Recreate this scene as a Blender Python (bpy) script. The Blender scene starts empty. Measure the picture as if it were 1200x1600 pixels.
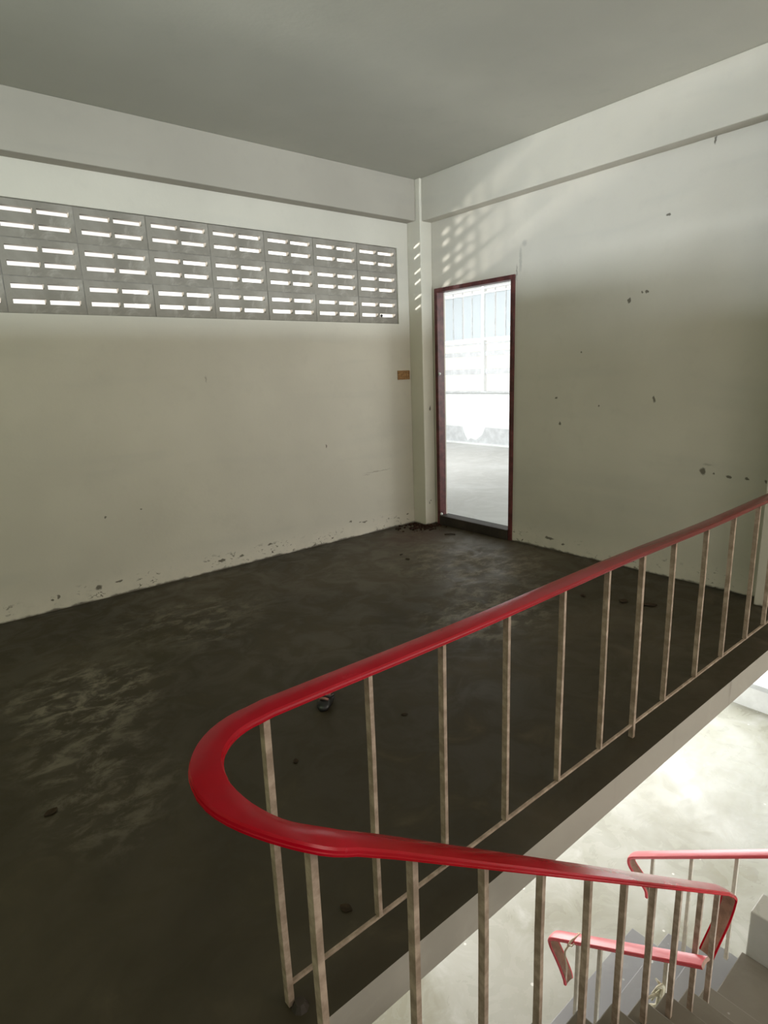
import bpy, bmesh, math, random
from mathutils import Matrix, Vector
random.seed(7)
SC = bpy.context.scene
COL = SC.collection

# ---------------------------------------------------------------- camera
RX = ((0.7694494, -0.63770021, -0.03586171), (-0.17163597, -0.15236113, -0.97330734), (0.61521436, 0.75506591, -0.22668648))
cam = bpy.data.cameras.new('camera')
cam.sensor_fit = 'HORIZONTAL'; cam.sensor_width = 36.0; cam.lens = 36.0 * 935.51 / 1200.0
cam.clip_start = 0.02; cam.clip_end = 200
co = bpy.data.objects.new('camera', cam); COL.objects.link(co)
co.matrix_world = Matrix(((RX[0][0], -RX[1][0], -RX[2][0], 0.0), (RX[0][1], -RX[1][1], -RX[2][1], 0.0),
                          (RX[0][2], -RX[1][2], -RX[2][2], 1.5), (0, 0, 0, 1)))
SC.camera = co

# ---------------------------------------------------------------- world, exposure
SC.view_settings.view_transform = 'Standard'; SC.view_settings.look = 'None'
SC.view_settings.gamma = 1.0; SC.view_settings.use_curve_mapping = False
SC.view_settings.exposure = 0.0
W = bpy.data.worlds.new('overcast_sky'); SC.world = W; W.use_nodes = True
bg = W.node_tree.nodes['Background']; bg.inputs[0].default_value = (1.0, 0.975, 0.92, 1); bg.inputs[1].default_value = 1.1

# ---------------------------------------------------------------- lamps (daylight through seen and assumed openings, plus added fills and uplights)
def area(name, loc, target, sx, sy, power, col=(1, 1, 1), spread=180):
    l = bpy.data.lights.new(name, 'AREA'); l.shape = 'RECTANGLE'; l.size = sx; l.size_y = sy
    l.energy = power; l.color = col; l.spread = math.radians(spread)
    o = bpy.data.objects.new(name, l); COL.objects.link(o); o.location = loc
    d = Vector(target) - Vector(loc)
    o.rotation_euler = d.to_track_quat('-Z', 'Y').to_euler()
    return o
# assumed back window of the upper room (sky behind the photographer), then an added uplight
area('assumed_back_window_light', (2.95, -2.45, 1.75), (3.7, 4.4, 1.15), 2.0, 1.5, 46, (1.0, 0.92, 0.80))
area('added_back_uplight', (1.9, -18.0, -1.85), (2.0, 4.4, 2.5), 6.0, 0.7, 320, (0.76, 0.89, 1.0), 60)  # lamp added low outside, aimed up at the upper left wall
# assumed side windows of the upper room: added uplight through one, assumed trees through the other
area('added_side_uplight', (-18.0, -0.6, -0.95), (4.1, 1.6, 2.4), 6.0, 0.7, 390, (0.78, 0.88, 1.0), 60)  # low outdoor lamp added to brighten the upper right wall from below
area('assumed_side_window_light', (-2.55, 1.6, 1.9), (0.6, 2.6, 3.3), 2.2, 1.2, 20, (0.62, 1.0, 0.40))
# windows of the lower level, then a rear fill
area('lower_window_light', (6.30, 2.6, -0.95), (2.5, 1.6, -1.9), 4.0, 1.3, 145, (1.0, 1.0, 0.99))
area('assumed_stairwell_window_light', (3.4, -2.4, -1.1), (2.8, 1.5, -1.7), 3.0, 1.4, 24, (1.0, 0.98, 0.95))  # the stair window here is assumed, out of view
area('lower_rear_fill', (2.6, 4.36, -0.95), (2.4, 2.0, -1.9), 3.4, 1.2, 200, (1.0, 0.98, 0.94))  # added fill for the nearer lower floor, no window here
# bright neighbouring room behind the door
area('next_room_light', (8.9, 1.9, 1.7), (3.6, 4.2, 1.3), 2.2, 1.8, 180, (0.96, 1.0, 1.0))  # lamp added to send the room's light through the door onto the left wall
area('next_room_overhead_fill', (6.8, 8.0, 3.05), (8.6, 8.2, 0.8), 3.0, 5.0, 280, (1.0, 1.0, 1.0))  # overhead fill added to brighten that room and its floor
# added upward sun from below the horizon, throwing streaks through the breeze blocks
sl = bpy.data.lights.new('added_streak_sun', 'SUN'); sl.energy = 7.5; sl.angle = math.radians(3.5); sl.color = (1, 0.98, 0.95)
so = bpy.data.objects.new('added_streak_sun', sl); COL.objects.link(so)
so.rotation_euler = Vector((1.0, -0.66, 0.27)).to_track_quat('-Z', 'Y').to_euler(); so.location = (-2, 7, 0)

# ---------------------------------------------------------------- helpers
class MB:
    def __init__(s): s.v = []; s.f = []; s.m = []
    def face(s, pts, m=0):
        i = len(s.v); s.v += [tuple(p) for p in pts]; s.f.append(tuple(range(i, i + len(pts)))); s.m.append(m)
    def box(s, x0, x1, y0, y1, z0, z1, m=0):
        i = len(s.v)
        s.v += [(x, y, z) for x in (x0, x1) for y in (y0, y1) for z in (z0, z1)]
        for q in ((0, 1, 3, 2), (4, 6, 7, 5), (0, 4, 5, 1), (2, 3, 7, 6), (0, 2, 6, 4), (1, 5, 7, 3)):
            s.f.append(tuple(i + k for k in q)); s.m.append(m)
        return s
    def prism(s, poly, a, b, axis='y', m=0):
        n = len(poly); i = len(s.v)
        for t in (a, b):
            for (p, q) in poly:
                s.v.append((p, t, q) if axis == 'y' else ((t, p, q) if axis == 'x' else (p, q, t)))
        s.f.append(tuple(i + k for k in range(n))); s.f.append(tuple(i + n + k for k in reversed(range(n)))); s.m += [m, m]
        for k in range(n):
            s.f.append((i + k, i + (k + 1) % n, i + n + (k + 1) % n, i + n + k)); s.m.append(m)
        return s
    def tube(s, pts, r, n=8, m=0):
        pts = [Vector(p) for p in pts]; rings = []
        for k, p in enumerate(pts):
            t = (pts[min(k + 1, len(pts) - 1)] - pts[max(k - 1, 0)]).normalized()
            u = t.orthogonal().normalized() if k == 0 else (u - t * u.dot(t)).normalized()
            w = t.cross(u); rr = r[k] if isinstance(r, (list, tuple)) else r
            i = len(s.v); rings.append(i)
            for j in range(n):
                a = 2 * math.pi * j / n; s.v.append(tuple(p + (u * math.cos(a) + w * math.sin(a)) * rr))
        for a, b in zip(rings, rings[1:]):
            for j in range(n):
                s.f.append((a + j, a + (j + 1) % n, b + (j + 1) % n, b + j)); s.m.append(m)
        s.f.append(tuple(rings[0] + j for j in reversed(range(n)))); s.f.append(tuple(rings[-1] + j for j in range(n))); s.m += [m, m]
        return s
    def build(s, name, mats, parent=None, smooth=False, bevel=0, loc=None):
        me = bpy.data.meshes.new(name); me.from_pydata(s.v, [], s.f)
        if not isinstance(mats, (list, tuple)): mats = [mats]
        for m in mats: me.materials.append(m)
        for p, k in zip(me.polygons, s.m): p.material_index = k; p.use_smooth = smooth
        bm = bmesh.new(); bm.from_mesh(me)
        bmesh.ops.remove_doubles(bm, verts=bm.verts, dist=1e-5)
        bmesh.ops.recalc_face_normals(bm, faces=bm.faces); bm.to_mesh(me); bm.free()
        o = bpy.data.objects.new(name, me); COL.objects.link(o)
        if loc: o.location = loc
        if parent: o.parent = parent
        if bevel:
            b = o.modifiers.new('edge', 'BEVEL'); b.width = bevel; b.segments = 2; b.limit_method = 'ANGLE'
        return o
def tag(o, label, cat=None, group=None, kind=None):
    o['label'] = label
    if cat: o['category'] = cat
    if group: o['group'] = group
    if kind: o['kind'] = kind
    return o
def struct(o, label=None):
    o['kind'] = 'structure'
    if label: o['label'] = label
    return o
def empty(name, loc=(0, 0, 0)):
    o = bpy.data.objects.new(name, None); COL.objects.link(o); o.location = loc; o.empty_display_size = 0.1
    return o
def spline(pts, per=8):
    P = [Vector(p) for p in pts]; P = [2 * P[0] - P[1]] + P + [2 * P[-1] - P[-2]]; out = []
    for i in range(1, len(P) - 2):
        for k in range(per):
            t = k / per; a, b, c, d = P[i - 1:i + 3]
            out.append(0.5 * ((2 * b) + (c - a) * t + (2 * a - 5 * b + 4 * c - d) * t * t + (3 * b - a - 3 * c + d) * t ** 3))
    out.append(P[-2]); return out

# ---------------------------------------------------------------- materials
class NT:
    def __init__(s, name):
        s.m = bpy.data.materials.new(name); s.m.use_nodes = True; s.t = s.m.node_tree; s.n = s.t.nodes
        s.b = s.n['Principled BSDF']; s.tc = s.n.new('ShaderNodeTexCoord'); s.o = s.tc.outputs['Object']
    def link(s, a, b): s.t.links.new(a, b)
    def val(s, x, sock):
        if hasattr(x, 'links'): s.link(x, sock)
        else: sock.default_value = x
    def noise(s, scale, detail=4, rough=0.55, dist=0.0, stretch=None):
        n = s.n.new('ShaderNodeTexNoise'); n.inputs['Scale'].default_value = scale; n.inputs['Detail'].default_value = detail
        n.inputs['Roughness'].default_value = rough; n.inputs['Distortion'].default_value = dist
        if stretch:
            mp = s.n.new('ShaderNodeMapping'); mp.inputs['Scale'].default_value = stretch; s.link(s.o, mp.inputs[0]); s.link(mp.outputs[0], n.inputs['Vector'])
        else: s.link(s.o, n.inputs['Vector'])
        return n.outputs['Fac']
    def ramp(s, x, a, b, lo=0.0, hi=1.0):
        n = s.n.new('ShaderNodeMapRange'); n.interpolation_type = 'SMOOTHSTEP'; n.inputs[1].default_value = a; n.inputs[2].default_value = b
        n.inputs[3].default_value = lo; n.inputs[4].default_value = hi; s.link(x, n.inputs[0]); return n.outputs[0]
    def math(s, op, a, b=0.0):
        n = s.n.new('ShaderNodeMath'); n.operation = op; s.val(a, n.inputs[0]); s.val(b, n.inputs[1]); return n.outputs[0]
    def mix(s, f, a, b):
        n = s.n.new('ShaderNodeMix'); n.data_type = 'RGBA'; s.val(f, n.inputs[0])
        for x, k in ((a, 6), (b, 7)):
            if hasattr(x, 'links'): s.link(x, n.inputs[k])
            else: n.inputs[k].default_value = (*x, 1)
        return n.outputs[2]
    def sep(s):
        n = s.n.new('ShaderNodeSeparateXYZ'); s.link(s.o, n.inputs[0]); return n.outputs
    def blob(s, c, r, soft=0.6, wob=None):          # elliptical mark at c with radii r; None = any value on that axis
        mp = s.n.new('ShaderNodeVectorMath'); mp.operation = 'SUBTRACT'
        s.link(wob or s.o, mp.inputs[0]); mp.inputs[1].default_value = [0 if v is None else v for v in c]
        sc = s.n.new('ShaderNodeVectorMath'); sc.operation = 'MULTIPLY'; s.link(mp.outputs[0], sc.inputs[0])
        sc.inputs[1].default_value = [0 if v is None else 1.0 / q for v, q in zip(c, r)]
        ln = s.n.new('ShaderNodeVectorMath'); ln.operation = 'LENGTH'; s.link(sc.outputs[0], ln.inputs[0])
        return s.ramp(ln.outputs['Value'], soft, 1.0, 1.0, 0.0)
    def wobble(s, scale, amp):
        n = s.n.new('ShaderNodeTexNoise'); n.inputs['Scale'].default_value = scale; n.inputs['Detail'].default_value = 3; s.link(s.o, n.inputs['Vector'])
        a = s.n.new('ShaderNodeVectorMath'); a.operation = 'SUBTRACT'; s.link(n.outputs['Color'], a.inputs[0]); a.inputs[1].default_value = (.5, .5, .5)
        b = s.n.new('ShaderNodeVectorMath'); b.operation = 'SCALE'; s.link(a.outputs[0], b.inputs[0]); b.inputs['Scale'].default_value = amp
        c = s.n.new('ShaderNodeVectorMath'); c.operation = 'ADD'; s.link(s.o, c.inputs[0]); s.link(b.outputs[0], c.inputs[1])
        return c.outputs[0]
    def bump(s, h, strength=0.3, dist=0.01):
        n = s.n.new('ShaderNodeBump'); n.inputs['Strength'].default_value = strength; n.inputs['Distance'].default_value = dist
        s.link(h, n.inputs['Height']); s.link(n.outputs[0], s.b.inputs['Normal'])
    def out(s, col, rough=0.8, spec=0.3, metal=0.0):
        if hasattr(col, 'links'): s.link(col, s.b.inputs['Base Color'])
        else: s.b.inputs['Base Color'].default_value = (*col, 1)
        s.val(rough, s.b.inputs['Roughness']); s.b.inputs['Specular IOR Level'].default_value = spec; s.b.inputs['Metallic'].default_value = metal
        return s.m

def wall_paint(name, base, marks=(), scratches=(), peel=True, wash=None):
    t = NT(name); z = t.sep()[2]
    n1 = t.noise(0.9, 3); n2 = t.noise(9, 5, 0.6); n3 = t.noise(55, 3)
    c = t.mix(t.ramp(n1, 0.3, 0.72), tuple(v * 0.93 for v in base), tuple(min(1, v * 1.05) for v in base))
    c = t.mix(t.ramp(n2, 0.5, 0.85, 0, 0.25), c, tuple(v * 0.8 for v in base))
    # faint roller bands
    bn = t.noise(1.6, 3, 0.5, 0.4, (0.5, 0.5, 3.2))
    c = t.mix(t.ramp(bn, 0.52, 0.72, 0, 0.16), c, (base[0] * 0.72, base[1] * 0.76, base[2] * 0.8))
    if peel:
        edge = t.math('ADD', z, t.math('MULTIPLY', t.math('SUBTRACT', n2, 0.5), 0.16))
        low = t.ramp(edge, 0.03, 0.24, 1, 0)
        c = t.mix(t.math('MULTIPLY', low, t.ramp(n2, 0.35, 0.6, 0.45, 0.9)), c, (0.64, 0.585, 0.50))
        pit = t.math('MULTIPLY', t.ramp(t.noise(26, 4, 0.6, 0.6, (1, 1, 1.7)), 0.585, 0.64), t.ramp(z, 0.05, 0.17, 1, 0))
        pit = t.math('MULTIPLY', pit, t.ramp(t.noise(3.1, 2), 0.45, 0.6))
        c = t.mix(pit, c, (0.10, 0.085, 0.06))
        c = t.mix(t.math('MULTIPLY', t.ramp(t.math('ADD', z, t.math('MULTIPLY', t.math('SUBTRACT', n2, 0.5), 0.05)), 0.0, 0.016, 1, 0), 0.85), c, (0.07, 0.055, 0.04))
    wob = t.wobble(38, 0.03)
    for (p, r) in marks:
        c = t.mix(t.math('MULTIPLY', t.blob(p, r, 0.55, wob), 0.85), c, (0.09, 0.075, 0.055))
    for (p, r, k, colr) in scratches:
        c = t.mix(t.math('MULTIPLY', t.blob(p, r, 0.3, wob), k), c, colr)
    t.bump(t.math('ADD', t.math('MULTIPLY', n2, 0.7), t.math('MULTIPLY', n3, 0.3)), 0.25, 0.006)
    return t.out(c, 0.72, 0.25)

def concrete(name, dark, light, rough=(0.35, 0.7), patches=(), stains_tones=(), dots=0.0, scale=1.0, blotch=(0.42, 0.7), spec=0.36, streak=False):
    t = NT(name)
    a = t.noise(0.8 * scale, 5, 0.6, 0.6); b = t.noise(4.2 * scale, 6, 0.62, 0.9); d = t.noise(40 * scale, 3)
    c = t.mix(t.ramp(a, blotch[0], blotch[1]), dark, tuple((x + y) / 2 for x, y in zip(dark, light)))
    c = t.mix(t.ramp(b, 0.52, 0.78, 0, 0.55), c, light)
    wob = t.wobble(2.3, 0.5)
    swirl = t.ramp(t.noise(7.5, 8, 0.72, 0.4, (1, 1.4, 1)), 0.45, 0.64)
    for (p, r, k) in patches:
        c = t.mix(t.math('MULTIPLY', t.math('MULTIPLY', t.blob(p, r, 0.2, wob), swirl), k), c, (0.34, 0.295, 0.23))
    for (p, r, k, col2) in stains_tones:
        c = t.mix(t.math('MULTIPLY', t.blob(p, r, 0.25, t.wobble(9, 0.16)), k), c, col2)
    if streak:
        sn = t.noise(5.0, 3, 0.5, 0, (1, 1, .02)); zz = t.sep()[2]
        c = t.mix(t.math('MULTIPLY', t.ramp(sn, 0.60, 0.68), t.ramp(zz, -.13, -.01, .25, .6)), c, (.12, .105, .08))
    if dots:
        v = t.n.new('ShaderNodeTexVoronoi'); v.inputs['Scale'].default_value = 5.5; t.link(t.o, v.inputs['Vector'])
        c = t.mix(t.ramp(v.outputs['Distance'], 0.05, 0.075, dots, 0), c, (0.85, 0.85, 0.8))
    t.bump(t.math('ADD', t.math('MULTIPLY', b, 0.6), t.math('MULTIPLY', d, 0.4)), 0.12, 0.006)
    return t.out(c, t.ramp(b, 0.35, 0.7, rough[0], rough[1]), spec)

def simple(name, col, rough=0.6, spec=0.4, var=0.15, scale=20, metal=0.0, col2=None, bump=0.1):
    t = NT(name); n = t.noise(scale, 5, 0.6)
    c = t.mix(t.ramp(n, 0.35, 0.7), tuple(v * (1 - var) for v in col), col2 or tuple(min(1, v * (1 + var)) for v in col))
    if bump: t.bump(n, bump, 0.004)
    return t.out(c, rough, spec, metal)

BASE = (0.565, 0.525, 0.448)
mk = lambda x, z, a=0.014, b=0.01: ((x, None, z), (a, 1, b))
marksA = [mk(.966, .089, .03, .022), mk(.707, .088, .012, .018), mk(.67, .075, .014, .01), mk(1.075, .583, .008, .008), mk(1.319, .596, .008, .008),
          mk(2.964, .886, .008, .02), mk(1.895, .073, .04, .016), mk(2.069, .077, .03, .012), mk(2.335, .119, .028, .01),
          mk(3.188, .155, .02, .012), mk(3.353, .124, .04, .01), mk(3.30, .13, .02, .008), mk(3.90, .10, .018, .008), mk(1.10, .10, .03, .008)]
scrA = [((1.914, None, 1.497), (.012, 1, .035), 0.5, (0.2, 0.17, 0.13)), ((3.53, None, .588), (.22, 1, .006), 0.5, (0.2, 0.17, 0.13)),
        ((3.40, None, .57), (.06, 1, .006), 0.4, (0.2, 0.17, 0.13))]
mb_ = lambda y, z, a=0.014, b=0.012: ((None, y, z), (1, a, b))
marksB = [mb_(2.043, 2.43, .022, .01), mb_(2.283, 1.925, .015, .02), mb_(2.158, 1.973, .014, .016), mb_(2.19, 1.97, .008, .012), mb_(2.06, 1.252, .012, .028),
          mb_(2.812, 1.054, .012, .018), mb_(2.646, 1.598, .009, .012), mb_(2.854, 1.254, .014, .01), mb_(1.697, .786, .026, .03), mb_(1.63, .775, .012, .01),
          mb_(1.533, .765, .024, .012), mb_(1.427, .764, .014, .014), mb_(1.311, .757, .02, .014), mb_(2.884, .093, .055, .014), mb_(2.75, .07, .02, .01),
          mb_(1.788, 2.79, .008, .028), mb_(2.48, 1.2, .006, .01)]
scrB = [((None, 3.225, 2.34), (1, .022, .13), 0.55, (0.30, 0.28, 0.24)), ((None, 3.19, 2.455), (1, .035, .035), 0.5, (0.32, 0.30, 0.26)),
        ((None, 3.262, 2.25), (1, .012, .08), 0.6, (0.2, 0.18, 0.15)), ((None, 1.67, .83), (1, .04, .012), 0.4, (0.2, 0.18, 0.15))]
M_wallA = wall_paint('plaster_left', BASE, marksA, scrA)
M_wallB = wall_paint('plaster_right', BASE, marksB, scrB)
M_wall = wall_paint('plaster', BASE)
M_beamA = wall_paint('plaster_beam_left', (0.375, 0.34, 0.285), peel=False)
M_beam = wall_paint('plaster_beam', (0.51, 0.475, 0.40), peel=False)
M_column = wall_paint('plaster_column', (0.63, 0.59, 0.50), marks=[((4.04, None, .22), (.008, 1, .02)), ((4.06, None, .24), (.012, 1, .01)), ((4.07, None, 1.15), (.014, 1, .03))])
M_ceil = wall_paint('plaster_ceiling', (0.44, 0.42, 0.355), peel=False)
M_lower_wall = wall_paint('plaster_lower', (0.70, 0.70, 0.67), peel=False)
M_floor = concrete('old_floor_concrete', (0.036, 0.0275, 0.0140), (0.098, 0.078, 0.050), (0.42, 0.72),
    patches=[((3.35, 3.1, 0), (.75, .95, 1), .9), ((2.75, 2.35, 0), (.6, .55, 1), .55), ((.55, 3.05, 0), (.5, .55, 1), .55), ((1.25, 3.55, 0), (.7, .55, 1), .4), ((.4, 2.4, 0), (.35, .7, 1), .3)],  # worn pale patches; the ones by the door also carry its reflected sheen
    stains_tones=[((3.3, 3.3, 0), (1.5, 1.3, 1), .55, (.115, .094, .064)), ((.95, 3.35, 0), (.32, .42, 1), .6, (.046, .037, .016)), ((3.6, 4.0, 0), (.5, .35, 1), .6, (.065, .035, .024)), ((3.98, 4.2, 0), (.2, .16, 1), .85, (.022, .012, .008)),  # broad lighter brown tone before the doorway, then smaller stains
            ((1.0, 4.37, 0), (5, .05, 1), .6, (.03, .024, .017)), ((4.12, 2.0, 0), (.05, 2.6, 1), .7, (.02, .016, .012))])  # thin darker strips along both wall feet
M_slab = concrete('slab_side_concrete', (0.36, 0.335, 0.29), (0.46, 0.43, 0.38), (0.7, 0.9), spec=0.2, streak=True)
M_step = concrete('shaded_stair_concrete', (0.135, 0.118, 0.088), (0.22, 0.205, 0.165), (0.5, 0.8), dots=0.5)  # first flight and half landing: brown, with their shade in the colour
M_step2 = concrete('lit_stair_concrete', (0.25, 0.25, 0.255), (0.36, 0.36, 0.365), (0.5, 0.8), dots=0.6)  # second flight: its stronger light put into a paler colour
M_low = concrete('lower_floor_concrete', (0.31, 0.30, 0.235), (0.58, 0.585, 0.56), (0.2, 0.5), dots=0.8, blotch=(0.35, 0.6),
    stains_tones=[((5.2, 1.9, 0), (1.5, .5, 1), .35, (.36, .33, .2)), ((3.2, 1.75, 0), (.6, .35, 1), .3, (.33, .33, .2))])
M_next = concrete('next_room_concrete', (0.42, 0.42, 0.40), (0.62, 0.63, 0.62), (0.4, 0.7), scale=0.8)
M_block = concrete('cement_block', (0.22, 0.198, 0.165), (0.43, 0.395, 0.345), (0.85, 0.95), scale=2.6, spec=0.15, blotch=(.3, .7))
M_mortar = simple('mortar', (0.24, 0.22, 0.19), 0.95, 0.1)
M_doorframe = simple('door_frame_paint', (0.085, 0.018, 0.017), 0.42, 0.4, 0.3, 14, col2=(0.13, 0.032, 0.03))
M_sill = simple('threshold_paint', (0.030, 0.022, 0.016), 0.55, 0.4, 0.3, 9)
M_bar = simple('rusty_cream_paint', (0.35, 0.26, 0.19), 0.5, 0.3, 0.25, 25, col2=(0.46, 0.355, 0.275))
M_white = simple('white_paint', (0.82, 0.84, 0.84), 0.5, 0.4, 0.05, 8)
M_grey = simple('grey_paint', (0.60, 0.62, 0.63), 0.6, 0.3, 0.1, 8)
M_bare = simple('bare_rail_back', (0.30, 0.17, 0.12), 0.6, 0.3, 0.2, 30)
M_box = simple('wood_box', (0.33, 0.17, 0.07), 0.6, 0.3, 0.3, 60, col2=(0.42, 0.24, 0.10))
M_black = simple('black_rubber', (0.012, 0.011, 0.012), 0.35, 0.5, 0.2, 30)
M_pink = simple('faded_pink_cloth', (0.30, 0.14, 0.12), 0.8, 0.2, 0.3, 50)
M_leaf = simple('dry_leaf', (0.035, 0.022, 0.012), 0.8, 0.2, 0.3, 60)
M_dirt = simple('reddish_dirt', (0.035, 0.016, 0.010), 0.95, 0.1, 0.4, 50)
M_string = simple('cream_string', (0.62, 0.50, 0.38), 0.9, 0.1, 0.1, 80)
M_straw = simple('dry_straw', (0.66, 0.62, 0.48), 0.9, 0.1, 0.15, 60)
def rail_mat():
    t = NT('red_rail_vinyl'); n = t.noise(3.0, 4, 0.6); g = t.noise(35, 4, 0.6, 0, (1, 1, 1)); x = t.sep()[0]
    c = t.mix(t.ramp(n, 0.35, 0.7), (0.31, 0.0, 0.005), (0.40, 0.002, 0.014))
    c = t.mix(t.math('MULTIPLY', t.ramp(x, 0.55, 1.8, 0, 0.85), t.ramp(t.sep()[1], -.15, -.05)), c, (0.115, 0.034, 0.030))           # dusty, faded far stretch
    c = t.mix(t.ramp(g, 0.70, 0.76), c, (0.05, 0.004, 0.006))
    m = t.out(c, t.ramp(n, 0.3, 0.7, 0.16, 0.28), 0.22)
    return m
M_red = rail_mat()
def low_rail_mat():
    t = NT('pale_red_rail_vinyl'); n = t.noise(6, 4)
    return t.out(t.mix(n, (0.52, 0.035, 0.05), (0.62, 0.07, 0.085)), 0.35, 0.5)
M_red2 = low_rail_mat()
def translucent(name, col):
    t = NT(name); tr = t.n.new('ShaderNodeBsdfTranslucent'); tr.inputs[0].default_value = (*col, 1)
    mx = t.n.new('ShaderNodeMixShader'); mx.inputs[0].default_value = 0.6
    t.out(col, 0.5, 0.3); t.link(t.b.outputs[0], mx.inputs[1]); t.link(tr.outputs[0], mx.inputs[2])
    t.link(mx.outputs[0], t.n['Material Output'].inputs[0]); return t.m
M_sheet = translucent('ribbed_translucent_sheet', (0.80, 0.85, 0.88))
M_frost = translucent('frosted_glass', (0.9, 0.92, 0.92))

# ---------------------------------------------------------------- structure
YA, XB, YE = 4.41, 4.13, 0.983          # left wall plane, right wall plane, landing edge
ZC, ZB = 3.16, 2.818                    # ceiling, underside of beams
FLX = 0.40                              # where the landing ends towards the stair
XL, YN = -2.6, -2.5
# upper floor slab (L-shaped, stair opening left free)
f = MB(); f.box(XL, XB, YE, YA, -0.13, 0.0); f.box(XL, FLX, YN, YE, -0.13, 0.0); f.box(FLX, 0.492, YN, 0.80, -0.13, 0)
for k in range(len(f.m)): pass
def slab_faces(o, side_mat_index=1):
    for p in o.data.polygons:
        if p.normal.z < 0.5: p.material_index = side_mat_index
fl = struct(f.build('floor', [M_floor, M_slab]), 'dark worn concrete floor of the upper landing'); slab_faces(fl)

# left wall (far side) with a long opening for the breeze blocks
OX0, OX1, OZ0, OZ1 = 3.857 - 11 * 0.4515, 3.857, 1.938, 2.600
w = MB(); w.box(XL, OX0, YA, YA + .12, 0, ZC); w.box(OX1, XB, YA, YA + .12, 0, ZC)
w.box(OX0, OX1, YA, YA + .12, 0, OZ0); w.box(OX0, OX1, YA, YA + .12, OZ1, ZC)
wl = struct(w.build('wall_left', M_wallA), 'off-white plastered wall with the breeze block strip')
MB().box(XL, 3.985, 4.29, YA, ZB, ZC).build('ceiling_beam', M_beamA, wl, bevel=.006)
# breeze blocks: one mesh, 33 pieces
BW, BH, BD = 0.4515, (OZ1 - OZ0) / 3, 0.042
def block_mesh():
    g = 0.003
    xs = [g, .036, .036 + .183, .241, .241 + .183, BW - g]
    zs = [g, .058, .058 + .031, .149, .149 + .031, BH - g]
    m = MB()
    for i in range(5):
        for j in range(5):
            if i in (1, 3) and j in (1, 3):
                x0, x1, z0, z1 = xs[i], xs[i + 1], zs[j], zs[j + 1]
                m.face([(x0, 0, z0), (x1, 0, z0), (x1, BD, z0), (x0, BD, z0)]); m.face([(x0, 0, z1), (x1, 0, z1), (x1, BD, z1), (x0, BD, z1)])
                m.face([(x0, 0, z0), (x0, BD, z0), (x0, BD, z1), (x0, 0, z1)]); m.face([(x1, 0, z0), (x1, BD, z0), (x1, BD, z1), (x1, 0, z1)])
            else:
                for y in (0, BD): m.face([(xs[i], y, zs[j]), (xs[i + 1], y, zs[j]), (xs[i + 1], y, zs[j + 1]), (xs[i], y, zs[j + 1])])
    X0, X1, Z0, Z1 = xs[0], xs[-1], zs[0], zs[-1]
    for i in range(5):
        for z in (Z0, Z1): m.face([(xs[i], 0, z), (xs[i + 1], 0, z), (xs[i + 1], BD, z), (xs[i], BD, z)])
        for x in (X0, X1): m.face([(x, 0, zs[i]), (x, 0, zs[i + 1]), (x, BD, zs[i + 1]), (x, BD, zs[i])])
    return m
b0 = block_mesh().build('breeze_block', M_block, wl)
for r in range(3):
    for c in range(11):
        o = b0 if (r == 0 and c == 0) else b0.copy()
        if o is not b0: COL.objects.link(o); o.parent = wl
        o.location = (OX0 + c * BW, YA + .018 + random.uniform(-.003, .003), OZ0 + r * BH)
mj = MB()
for r in range(1, 3): mj.box(OX0, OX1, YA + .021, YA + .052, OZ0 + r * BH - .003, OZ0 + r * BH + .003)
for c in range(1, 11):
    for r in range(3): mj.box(OX0 + c * BW - .003, OX0 + c * BW + .003, YA + .021, YA + .052, OZ0 + r * BH + .003, OZ0 + (r + 1) * BH - .003)
mj.build('mortar_joint', M_mortar, wl)

# right wall with door opening (continues below as the wall over the lower room)
DY0, DY1, DZ = 3.272, 4.198, 2.236
w = MB(); w.box(XB, XB + .12, YN, DY0, 0, ZC); w.box(XB, XB + .12, DY1, YA + .12, 0, ZC); w.box(XB, XB + .12, DY0, DY1, DZ, ZC)
wr = struct(w.build('wall_right', M_wallB), 'off-white plastered wall with the open doorway')
MB().box(4.011, XB, YN, 4.235, ZB - .01, ZC).build('ceiling_beam', M_beam, wr, bevel=.006)
MB().box(3.988, XB, 4.235, YA, 0, ZC).build('corner_column', M_column, wr, bevel=.006)
MB().box(3.99, XB, 0.95, 1.27, 0, ZB - .01).build('wall_column', M_wall, wr, bevel=.006)

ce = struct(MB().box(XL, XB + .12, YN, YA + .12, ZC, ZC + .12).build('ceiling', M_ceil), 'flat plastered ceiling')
# walls behind the photographer, each with an assumed window the daylight enters by
w = MB(); w.box(XL, XB, YN - .1, YN, 0, .75); w.box(XL, XB, YN - .1, YN, 2.7, ZC); w.box(XL, 0, YN - .1, YN, .75, 2.7); w.box(4.03, XB, YN - .1, YN, .75, 2.7)
struct(w.build('wall_back', M_wall), 'plastered wall with an assumed wide window')
w = MB(); w.box(XL - .1, XL, .9, 1.1, 0, ZC); w.box(XL - .1, XL, 2.8, YA + .12, 0, ZC); w.box(XL - .1, XL, 1.1, 2.8, 0, 1.2); w.box(XL - .1, XL, 1.1, 2.8, 2.6, ZC); w.box(XL - .1, XL, YN, .9, 0, 1.0); w.box(XL - .1, XL, YN, .9, 2.7, ZC)
struct(w.build('wall_side', M_wall), 'plastered wall with an assumed side window')

lv = empty('window_3', (XL - .05, -0.8, 1.0)); struct(lv, 'unseen side window with slats added to band the light')  # slats added out of view to band the light on the right wall
for k in range(6):
    MB().prism([(-.04, .0), (.04, .05), (.045, .042), (-.035, -.008)], -1.7, 1.7, 'y').build('light_band_slat', M_grey, lv, loc=(0, 0, .16 + .27 * k))
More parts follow.
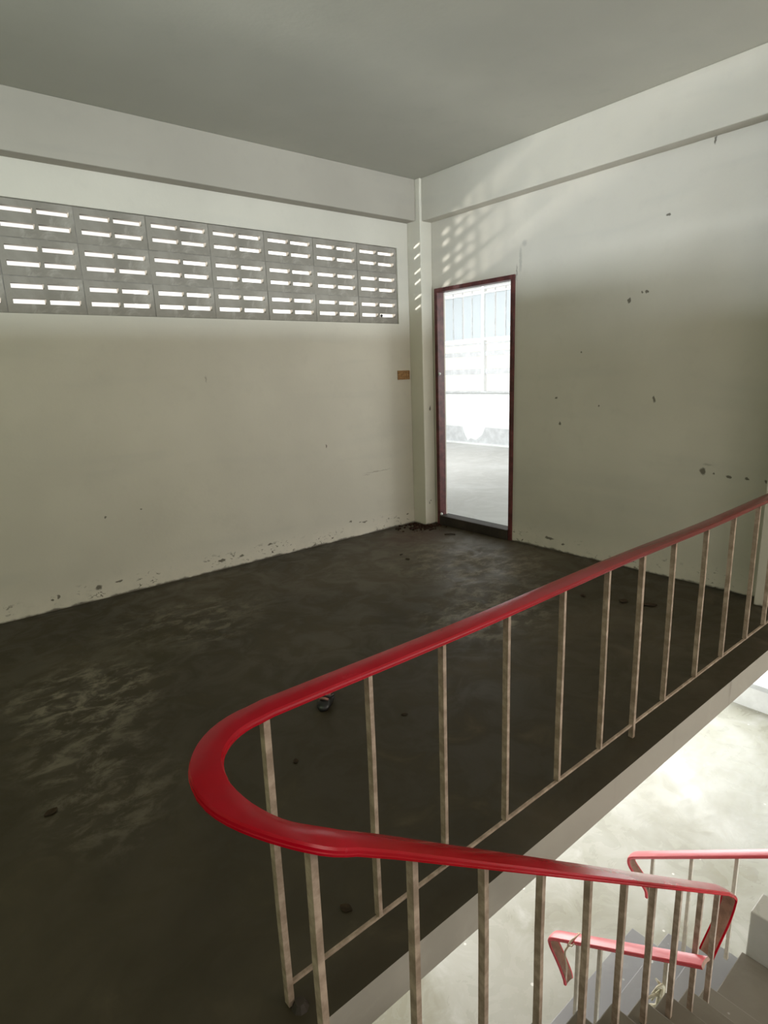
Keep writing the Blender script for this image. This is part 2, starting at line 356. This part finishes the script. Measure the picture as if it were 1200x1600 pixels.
# door: steel frame and raised threshold
d = empty('door_1', (XB, (DY0 + DY1) / 2, 0)); struct(d, 'open doorway with dark red frame')
P = d.location
def dbox(x0, x1, y0, y1, z0, z1): return MB().box(x0 - P.x, x1 - P.x, y0 - P.y, y1 - P.y, z0, z1)
m = dbox(4.112, 4.20, DY1 - .038, DY1, 0, DZ)
j = m.build('door_jamb', M_doorframe, d, bevel=.003)
dbox(4.112, 4.20, DY0, DY0 + .036, 0, DZ).build('door_jamb', M_doorframe, d, bevel=.003)
dbox(4.112, 4.20, DY0 + .036, DY1 - .038, DZ - .036, DZ).build('door_head', M_doorframe, d, bevel=.003)
dbox(4.10, 4.23, DY0 + .036, DY1 - .038, 0, .092).build('threshold', M_sill, d, bevel=.006)
for zz in (1.47, .105):
    m = MB(); m.tube([(4.122 - P.x, DY1 - .045 - P.y, zz), (4.122 - P.x, DY1 - .058 - P.y, zz)], [.014, .010], 10)
    m.build('hinge_pin', M_white, d, smooth=True)

# next room
struct(MB().box(XB + .12, 9.40, 0.5, 12.5, -.13, 0.02).build('floor', M_next), 'pale concrete floor beyond the doorway')
nr = MB()
nr.box(9.15, 9.27, 0.5, 12.5, 0.02, 1.06)
nw = struct(nr.build('wall_far', M_white), 'low white wall under the window of the next room')
gp = MB(); gp.prism([(8.2, .02), (8.2, .10), (8.34, .13), (8.42, .08), (8.5, .2), (8.56, .36), (9.3, .37), (9.3, .02)], 9.142, 9.1499, 'x')
gp.prism([(6.4, .02), (6.4, .35), (7.5, .36), (7.95, .37), (8.02, .22), (8.2, .10), (8.2, .02)], 9.142, 9.1499, 'x')
gp.build('grey_patch', M_grey, nw)
MB().box(9.08, 9.15, 0.5, 12.5, 0.02, 0.05).build('skirting', M_white, nw)
nr = MB(); nr.box(9.15, 9.27, 0.5, 12.5, 3.02, 3.3); nr.box(9.15, 9.27, 0.5, 5.2, 1.06, 3.02); nr.box(9.15, 9.27, 10.6, 12.5, 1.06, 3.02)
struct(nr.build('wall_far', M_white), 'white wall around the window of the next room')
struct(MB().box(XB + .12, 9.27, 12.5, 12.62, -.13, 3.3).build('wall_side', M_lower_wall), 'end wall of the next room')
struct(MB().box(XB + .12, 9.27, 0.38, 0.5, -.13, 3.3).build('wall_side', M_lower_wall), 'near end wall of the next room')
struct(MB().box(XB + .12, 9.40, 0.38, 12.62, 3.3, 3.42).build('ceiling', M_lower_wall), 'ceiling of the next room')
w = MB(); w.box(XB, XB + .12, YA + .12, 12.5, 0, 3.3)
struct(w.build('wall_right', M_lower_wall), 'dividing wall of the next room')
wn = empty('window_1', (9.15, 7.98, 1.06)); struct(wn, 'wide window with ribbed sheets in the next room')
P = wn.location
def wbox(x0, x1, y0, y1, z0, z1): return MB().box(x0 - P.x, x1 - P.x, y0 - P.y, y1 - P.y, z0 - P.z, z1 - P.z)
wbox(9.10, 9.20, 5.2, 10.6, 1.045, 1.075).build('window_sill', M_grey, wn)
for y in (9.33, 8.0, 6.67, 5.27, 10.5): wbox(9.12, 9.2, y - .035, y + .035, 1.075, 3.02).build('mullion', M_white, wn)
for z, h_ in ((2.06, .05), (2.90, .03), (2.985, .03)): wbox(9.125, 9.19, 5.2, 10.6, z - h_ / 2, z + h_ / 2).build('transom', M_white, wn)
for z, h_ in ((1.45, .10), (1.79, .085), (1.98, .03)): wbox(9.16, 9.18, 5.2, 10.6, z - h_ / 2, z + h_ / 2).build('grille_bar', M_grey, wn)
for (y0, y1) in ((8.035, 9.295), (6.705, 7.965), (5.305, 6.635), (9.365, 10.465)):
    n = 5
    w_ = (y1 - y0) / n
    for k in range(n): m = wbox(9.15 + .012 * (k % 2), 9.156 + .012 * (k % 2), y0 + k * w_ + .012, y0 + (k + 1) * w_ - .012, 2.085, 2.885); m.build('ribbed_sheet', M_sheet, wn)
    for k in range(1, n): wbox(9.135, 9.15, y0 + k * w_ - .010, y0 + k * w_ + .010, 2.085, 3.0).build('upright_bar', M_grey, wn)

# ---------------------------------------------------------------- lower level
ZL = -2.0
struct(MB().box(XL, 6.35, YN, YA, ZL - .12, ZL).build('floor', M_low), 'pale dusty concrete floor of the lower level')
struct(MB().box(XL, 6.45, YA, YA + .12, ZL - .12, -.13).build('wall_left', M_lower_wall), 'lower level wall')
struct(MB().box(XL - .1, XL, YN, YA, ZL - .12, -.13).build('wall_side', M_lower_wall), 'lower level end wall')
w = MB(); w.box(XL, 6.45, YN - .1, YN, ZL, -1.85); w.box(XL, 1.6, YN - .1, YN, -1.85, 0); w.box(5.2, 6.45, YN - .1, YN, -1.85, 0); w.box(1.6, 5.2, YN - .1, YN, -.55, 0)
struct(w.build('wall_back', M_lower_wall), 'lower level wall with an assumed stair window')
lw = MB(); lw.box(6.35, 6.45, YN, YA, ZL, -1.75)
lw2 = struct(lw.build('wall_far', M_white), 'low white wall under the lower level window')
lw = empty('window_2', (6.35, 2.0, -1.75)); struct(lw, 'wide frosted window of the lower level')
P = lw.location
wbox(6.30, 6.45, YN, YA, -1.75, -1.70).build('window_sill', M_grey, lw)
for k in range(5):
    y = YN + .03 + k * (YA - YN - .06) / 4
    wbox(6.36, 6.42, y - .03, y + .03, -1.70, -.13).build('mullion', M_white, lw)
    if k < 4: wbox(6.385, 6.391, y + .03, y + (YA - YN - .06) / 4 - .03, -1.70, -.13).build('pane', M_frost, lw)
struct(MB().box(XB, 9.4, YN, .5, -.13, 0).build('floor', M_next), 'upper slab over the lower level')

# ---------------------------------------------------------------- staircase
st = empty('staircase', (0.71, 0.2, 0)); tag(st, 'concrete stair turning down from the landing edge past a small half landing', 'stairs', kind='structure')
P = st.location
Y0, Y1 = -0.45, 0.80
def step1(k):       # k-th tread of the first flight; k = 0 is the lip joined to the landing
    x0 = .71 + .218 * (k - 1) if k else .492; x1 = .71 + .218 * k; z = -.16 * k
    return MB().prism([(x0 - P.x, z), (x1 - P.x, z), (x1 - P.x, z - .17 - .16), (x0 - P.x, z - .17)], Y0 - P.y, Y1 - P.y, 'y')
for k in range(0, 9): step1(k).build('step', M_step, st, bevel=.004)
MB().box(2.454 - P.x, 2.90 - P.x, Y0 - P.y, Y1 - P.y, -1.60, -1.44).build('half_landing', M_step, st, bevel=.004)
MB().box(2.90 - P.x, 3.06 - P.x, Y0 - P.y, 0.785 - P.y, -1.60, -1.176).build('kerb', M_low, st, bevel=.006)  # pale floor material stands in for the light on its face
MB().box(2.0 - P.x, 2.454 - P.x, Y1 - .12 - P.y, Y1 - P.y, ZL, -1.56).build('support_wall', M_lower_wall, st)
for k in (1, 2, 3):
    y0 = .80 + .2 * (k - 1); y1 = .80 + .2 * k + (.01 if k == 3 else 0); z = -1.44 - .14 * k
    MB().box(2.0 - P.x, 2.985 - P.x, y0 - P.y, y1 - P.y, ZL, z).build('step', M_step2, st, bevel=.004)

# ---------------------------------------------------------------- hand rails
BANK = 17.0
PROF = [(-.0315, -.009), (-.032, -.005), (-.0305, -.0035), (-.0305, .0015), (-.0275, .0055), (-.015, .0080), (0, .0088), (.015, .0080), (.0275, .0055), (.0305, .0015), (.0305, -.0035), (.032, -.005), (.0315, -.009), (.024, -.010), (.012, -.006), (-.012, -.006), (-.024, -.010)]
def rail(path, sides, name, mats, parent, scale=1.0, bank=None):
    """sweep the capped-rail profile along path; sides[i] = horizontal direction across the rail"""
    m = MB(); n = len(PROF); off = Vector(parent.location)
    for p, s_, i in zip(path, sides, range(len(path))):
        t = (path[min(i + 1, len(path) - 1)] - path[max(i - 1, 0)]).normalized()
        s_ = (s_ - t * s_.dot(t)).normalized(); u = s_.cross(t).normalized()
        if bank and bank[i]: s_, u = s_ * math.cos(bank[i]) + u * math.sin(bank[i]), u * math.cos(bank[i]) - s_ * math.sin(bank[i])
        for (a, b) in PROF: m.v.append(tuple(p + s_ * a * scale + u * b * scale - off))
    for i in range(len(path) - 1):
        for k in range(n):
            m.f.append((i * n + k, i * n + (k + 1) % n, (i + 1) * n + (k + 1) % n, (i + 1) * n + k)); m.m.append(1 if k in (13, 14, 15) else 0)
    m.f.append(tuple(range(n))); m.f.append(tuple((len(path) - 1) * n + k for k in reversed(range(n)))); m.m += [1, 1]
    o = m.build(name, mats, parent, smooth=True); o.data.set_sharp_from_angle(angle=math.radians(24)); return o

lr = empty('stair_railing', (0.528, 1.075, 0))
tag(lr, 'red capped railing along the landing edge, turning back down the first stair flight', 'railing', 'red stair railings')
P = lr.location
YF, YR = 1.075, 0.75
zc = .802                                     # rail centre height on the landing
path, sides, bank = [], [], []
def zn(x): return .752 - .73 * (x - .43)      # centre height of the descending arm
def smin(a, b, k=.05):
    h = max(0, min(1, .5 + .5 * (b - a) / k)); return b + (a - b) * h - k * h * (1 - h)
xs_ = [6.2 - .2 * i for i in range(0, 29)]
for x in [4.13 - i * .18 for i in range(21)]:
    if x < .52: break
    path.append(Vector((x, YF, zc + .0035 * math.sin(x * 4)))); sides.append(Vector((0, -1, 0)))
cx, cy, rr = .497, (YF + YR) / 2, (YF - YR) / 2
for k in range(0, 25):
    a = math.pi / 2 + math.pi * k / 24
    z = zc if k < 12 else smin(zc, zn(cx + rr * math.cos(a)))
    path.append(Vector((cx + rr * math.cos(a), cy + rr * math.sin(a), z))); sides.append(Vector((-math.cos(a), -math.sin(a), 0)))
for i in range(1, 22):
    x = cx + i * (2.36 - cx) / 21
    path.append(Vector((x, YR, smin(zc, zn(x))))); sides.append(Vector((0, 1, 0)))
for p in spline([(2.36, YR, zn(2.36)), (2.455, YR, -.745), (2.475, YR + .005, -.80), (2.45, YR + .012, -.88), (2.37, YR + .02, -.96), (2.34, YR + .025, -1.0)], 5)[1:]:
    path.append(p); sides.append(Vector((0, 1, 0)))
# the swept cross direction must be continuous: far arm and bend use 'towards the well', so flip them consistently
sides = [(-s_ if i >= 0 else s_) for i, s_ in enumerate(sides)]
for i, p in enumerate(path):       # the capping rolls inward where the bend runs into the descending arm
    bank.append(math.radians(BANK) * math.exp(-((p.x - .375) / .06) ** 2) * min(1, max(0, (.97 - p.y) / .12)))
    if p.y < .9: p.y -= .020 * math.exp(-((p.x - .40) / .08) ** 2)
    p.z -= .026 * math.sin(bank[-1])
rail(path, sides, 'handrail', [M_red, M_bare], lr, 1.0, bank)

def bar(x, y, z0, z1, name='baluster', lean=0.0, parent=lr, a=.006, b=.010, mat=M_bar):
    p = parent.location
    m = MB(); n = 4
    zs = [z0, z0 + (z1 - z0) * .33, z0 + (z1 - z0) * .66, z1]
    offs = [(0, 0), (random.uniform(-.002, .002) + lean * .33, 0), (random.uniform(-.002, .002) + lean * .66, 0), (lean, 0)]
    for z, (dx, dy) in zip(zs, offs):
        for (sx, sy) in ((-a, -b), (a, -b), (a, b), (-a, b)): m.v.append((x + dx + sx - p.x, y + dy + sy - p.y, z - p.z))
    for k in range(3):
        for q in range(4): m.f.append((k * 4 + q, k * 4 + (q + 1) % 4, k * 4 + 4 + (q + 1) % 4, k * 4 + 4 + q)); m.m.append(0)
    m.f.append((3, 2, 1, 0)); m.f.append((12, 13, 14, 15)); m.m += [0, 0]
    return m.build(name, mat, parent)
gx = [(.521, 'p'), (.806, 'b'), (1.062, 'b'), (1.338, 'b'), (1.626, 'b'), (1.90, 'b'), (2.149, 'p'), (2.406, 'b'), (2.711, 'b'), (3.005, 'b'), (3.305, 'b'), (3.56, 'b'), (3.82, 'p')]
for x, k in gx:
    bar(x, YF, .062 if k == 'b' else 0.0, zc - .008, 'baluster' if k == 'b' else 'post', a=.006 if k == 'b' else .008)
MB().box(.515 - P.x, 4.13 - P.x, YF - .0045 - P.y, YF + .0045 - P.y, .052, .061).build('bottom_rail', M_bar, lr)
def tread_z(x):
    k = 0 if x < .71 else min(8, int((x - .71) / .218) + 1); return -.16 * k
for i, x in enumerate((.425, .648, .86, 1.08, 1.305, 1.515, 1.72, 1.935, 2.14, 2.315)):
    bar(x, YR, tread_z(x), zn(x) - .010, a=.007, lean=random.uniform(-.003, .003))
# foot of the corner post, chipped mortar
m = MB(); m.tube([(.535 - P.x, 1.05 - P.y, 0), (.535 - P.x, 1.05 - P.y, .018)], [.022, .012], 9); m.build('mortar_foot', M_sill, lr)

# lower railings of the second flight
def low_rail(name, label, X, ya, yb, za, zb, bal, hook, top_open=None):
    r = empty(name, (X, (ya + yb) / 2, -1.44)); tag(r, label, 'railing', 'red stair railings')
    pts = [Vector((X, ya + (yb - ya) * t / 10, za + (zb - za) * t / 10)) for t in range(11)]
    pts += spline([tuple(pts[-1])] + hook, 6)[1:]
    rail(pts, [Vector((1, 0, 0))] * len(pts), 'handrail', [M_red2, M_bare], r, 1.0)
    for (y, z0) in bal: bar(X, y, z0, za + (zb - za) * (y - ya) / (yb - ya) - .008, parent=r, a=.008, b=.008, mat=M_cream)
    return r
M_cream = simple('cream_paint', (0.66, 0.60, 0.50), 0.5, 0.4, 0.1, 40)
X2 = 2.80
# straight line of the rail in that plane: (y,z) = (1.344,-1.168) .. (.718,-.727)
r2 = low_rail('stair_railing', 'pale red railing on the far side of the short lower flight', X2, .36, 1.335, -.475, -1.163,
    [(1.235, -1.72), (1.04, -1.58), (.838, -1.44), (.60, -1.44)], [(X2, 1.358, -1.19), (X2, 1.352, -1.235), (X2, 1.30, -1.285), (X2, 1.255, -1.325), (X2, 1.246, -1.365)])
X3 = 2.08
r3 = low_rail('stair_railing', 'short pale red railing on the near side of the lower flight, tied with string', X3, .69, 1.345, -.762, -1.185,
    [(1.23, -1.86), (1.12, -1.72), (.83, -1.58)], [(X3, 1.37, -1.21), (X3, 1.366, -1.245), (X3, 1.32, -1.31), (X3, 1.285, -1.37), (X3, 1.276, -1.40)])
# string knotted round the near lower rail
sg = MB(); c = Vector((X3, 1.262, -1.132))
loop = [(X3 - .036, 1.255, -1.145), (X3 - .034, 1.25, -1.118), (X3, 1.24, -1.108), (X3 + .034, 1.245, -1.118), (X3 + .036, 1.262, -1.14), (X3, 1.27, -1.158), (X3 - .036, 1.262, -1.15)]
sg.tube(spline(loop, 4), .005, 6)
sg.tube(spline([(X3 - .036, 1.26, -1.15), (X3 - .038, 1.275, -1.2), (X3 - .03, 1.268, -1.28), (X3 - .02, 1.275, -1.38)], 4), .0045, 6)
sg.tube(spline([(X3 - .036, 1.255, -1.13), (X3 - .05, 1.235, -1.12), (X3 - .045, 1.225, -1.1)], 4), .003, 6)
tag(sg.build('string', M_string, smooth=True), 'cream string knotted round the lower railing and hanging down', 'string')
# straw tuft tied to the middle baluster of the near lower rail
tf = MB(); random.seed(3)
bx, by, bz = X3, .83, -1.05
for k in range(11):
    dz = random.uniform(-.10, .06); a = Vector((random.uniform(-.07, .03), random.uniform(-.03, .07), random.uniform(-.09, .03)))
    p0 = Vector((bx - .012, by, bz + dz)); tf.tube([p0, p0 + a * .5 + Vector((0, 0, .01)), p0 + a], [.008, .007, .004], 5)
tf.tube([(bx - .014, by + .004, bz + .05), (bx - .02, by + .01, bz - .06), (bx - .03, by + .02, bz - .17)], [.010, .015, .005], 6)
tag(tf.build('straw_bundle', M_straw, smooth=True), 'small dry straw bundle tied to a baluster of the lower railing', 'straw')

# ---------------------------------------------------------------- small things
# recessed wooden box in the left wall
bxo = empty('junction_box', (3.893, YA, 1.47)); tag(bxo, 'small brown wooden junction box set in the wall beside the corner column', 'box')
a, b = .073, .042
for (x0, x1, z0, z1) in ((-a, a, b - .006, b), (-a, a, -b, -b + .006), (-a, -a + .006, -b + .006, b - .006), (a - .006, a, -b + .006, b - .006)):
    MB().box(x0, x1, -.012, 0, z0, z1).build('box_side', M_box, bxo)
MB().box(-a + .006, a - .006, -.004, 0, -b + .006, b - .006).build('back_plate', M_box, bxo)
# crumpled black and pink shoe on the floor
random.seed(5)
sh = empty('shoe', (1.355, 2.14, 0)); sh.rotation_euler = (0, 0, math.radians(35))
tag(sh, 'small black shoe with a pinkish lining lying on the dark floor behind the railing', 'shoe')
def lathe_shell(secs, n=14):
    m = MB()
    for (x, z0, z1, hw) in secs:
        for j in range(n):
            t = 2 * math.pi * j / n; m.v.append((x, hw * math.cos(t), (z0 + z1) / 2 + (z1 - z0) / 2 * math.sin(t)))
    for i in range(len(secs) - 1):
        for j in range(n): m.f.append((i * n + j, i * n + (j + 1) % n, (i + 1) * n + (j + 1) % n, (i + 1) * n + j)); m.m.append(0)
    m.f.append(tuple(range(n))); m.f.append(tuple((len(secs) - 1) * n + j for j in reversed(range(n)))); m.m += [0, 0]
    return m
lathe_shell([(-.062, .004, .02, .012), (-.052, .002, .034, .028), (-.03, .002, .042, .034), (0, .002, .046, .032), (.03, .002, .036, .027), (.055, .004, .03, .022), (.062, .006, .022, .01)]).build('shoe_upper', M_black, sh, smooth=True)
m = MB(); m.tube(spline([(.058, 0, .028), (.045, .02, .036), (.012, .024, .046), (-.004, 0, .05), (.012, -.024, .046), (.045, -.02, .036), (.058, 0, .028)], 5), .005, 6); m.build('shoe_collar', M_black, sh, smooth=True)
m = MB(); m.tube([(.045, 0, .03), (.025, 0, .042), (.0, 0, .046)], [.012, .016, .010], 10); m.build('lining', M_pink, sh, smooth=True)
m = MB(); m.tube(spline([(-.02, -.02, .045), (-.026, 0, .052), (-.02, .022, .044)], 5), .006, 6); m.build('strap', M_pink, sh, smooth=True)

def leaf(name, label, x, y, s, rot, mat=M_leaf, cat='leaf', curl=.14, z=0.002, grp=None):
    m = MB(); nu, nv = 6, 3
    for side in (0, .0012):
        for i in range(nu + 1):
            u = i / nu; wd = math.sin(math.pi * min(.98, max(.03, u))) ** .8 * .34
            for j_ in range(nv + 1):
                v = j_ / nv * 2 - 1
                m.v.append(((u - .5) * s, v * wd * s, side + curl * s * (abs(v) ** 2 * .35 + (u - .5) ** 2 * .6) + .001))
    N = (nu + 1) * (nv + 1)
    for sdi in (0, 1):
        for i in range(nu):
            for j_ in range(nv):
                a_ = sdi * N + i * (nv + 1) + j_; m.f.append((a_, a_ + 1, a_ + nv + 2, a_ + nv + 1)); m.m.append(0)
    o = m.build(name, mat, smooth=True, loc=(x, y, z - .002)); o.rotation_euler = (0, 0, rot)
    tag(o, label, cat, grp); return o
leaf('dry_leaf', 'dark curled leaf lying alone on the floor left of the rail bend', .218, 2.227, .05, .4)
leaf('dry_leaf', 'dark leaf on the floor just behind the foot of the corner post', .781, 1.198, .04, 2.0)
leaf('dry_leaf', 'tiny dark leaf scrap on the floor inside the rail bend', 1.029, 1.879, .03, 1.0)
leaf('dry_leaf', 'tiny dark leaf scrap between the second and third baluster', 1.569, 1.833, .03, 2.4)
leaf('dry_leaf', 'dark leaf near the right wall behind the handrail, left of a pair', 3.483, 1.849, .075, .3, grp='leaves by the right wall')
leaf('dry_leaf', 'dark leaf near the right wall behind the handrail, right of a pair', 3.535, 1.705, .09, -.9, grp='leaves by the right wall')
leaf('dry_leaf', 'small dark leaf seen just under the handrail near the right wall', 3.389, 2.087, .05, .8)
leaf('dry_leaf', 'dark chip of debris nearer the corner column', 3.153, 3.66, .04, .2)
leaf('dry_leaf', 'dark chip of debris in front of the other by the corner column', 3.108, 3.529, .045, 1.5)
leaf('dry_leaf', 'dark scrap against the foot of the left wall near the corner', 3.70, 4.33, .08, .1)
stk = MB(); stk.tube(spline([(-.05, 0, .006), (0, .004, .009), (.05, -.002, .006)], 4), .006, 6)
so_ = stk.build('twig', M_leaf, smooth=True, loc=(3.88, 3.80, 0)); so_.rotation_euler = (0, 0, -.75); tag(so_, 'short dark twig on the floor in front of the doorway', 'twig')
# heap of reddish dirt at the foot of the corner column
random.seed(11)
bm = bmesh.new()
for k in range(260):
    r = abs(random.gauss(0, .11)); a_ = random.uniform(math.pi * .95, math.pi * 1.75)
    x = 3.975 + r * math.cos(a_) * 1.3; y = 4.225 + r * math.sin(a_) * .8 if random.random() < .7 else random.uniform(4.2, 4.39)
    if y > 4.23 and x > 3.96: x = 3.96 - abs(x - 3.96)
    if y > 4.395: y = 4.39
    s = random.uniform(.004, .012)
    g = bmesh.ops.create_icosphere(bm, subdivisions=1, radius=s, matrix=Matrix.Translation((x, y, s * .4)) @ Matrix.Diagonal((1.3, 1, .7, 1)))
me = bpy.data.meshes.new('dirt_heap'); bm.to_mesh(me); bm.free(); me.materials.append(M_dirt)
dh = bpy.data.objects.new('dirt_heap', me); COL.objects.link(dh); tag(dh, 'loose reddish brown dirt gathered at the foot of the corner column', 'dirt', kind='stuff')
# small dark pebble lodged in the lowest slot next to the corner
bm = bmesh.new(); bmesh.ops.create_icosphere(bm, subdivisions=2, radius=.013)
for v in bm.verts: v.co *= random.uniform(.85, 1.1)
me = bpy.data.meshes.new('pebble'); bm.to_mesh(me); bm.free(); me.materials.append(M_black)
pb = bpy.data.objects.new('pebble', me); COL.objects.link(pb); pb.location = (3.675, YA + .03, OZ0 + .058 + .012)
tag(pb, 'black pebble lodged in the bottom right slot of the breeze blocks', 'pebble')
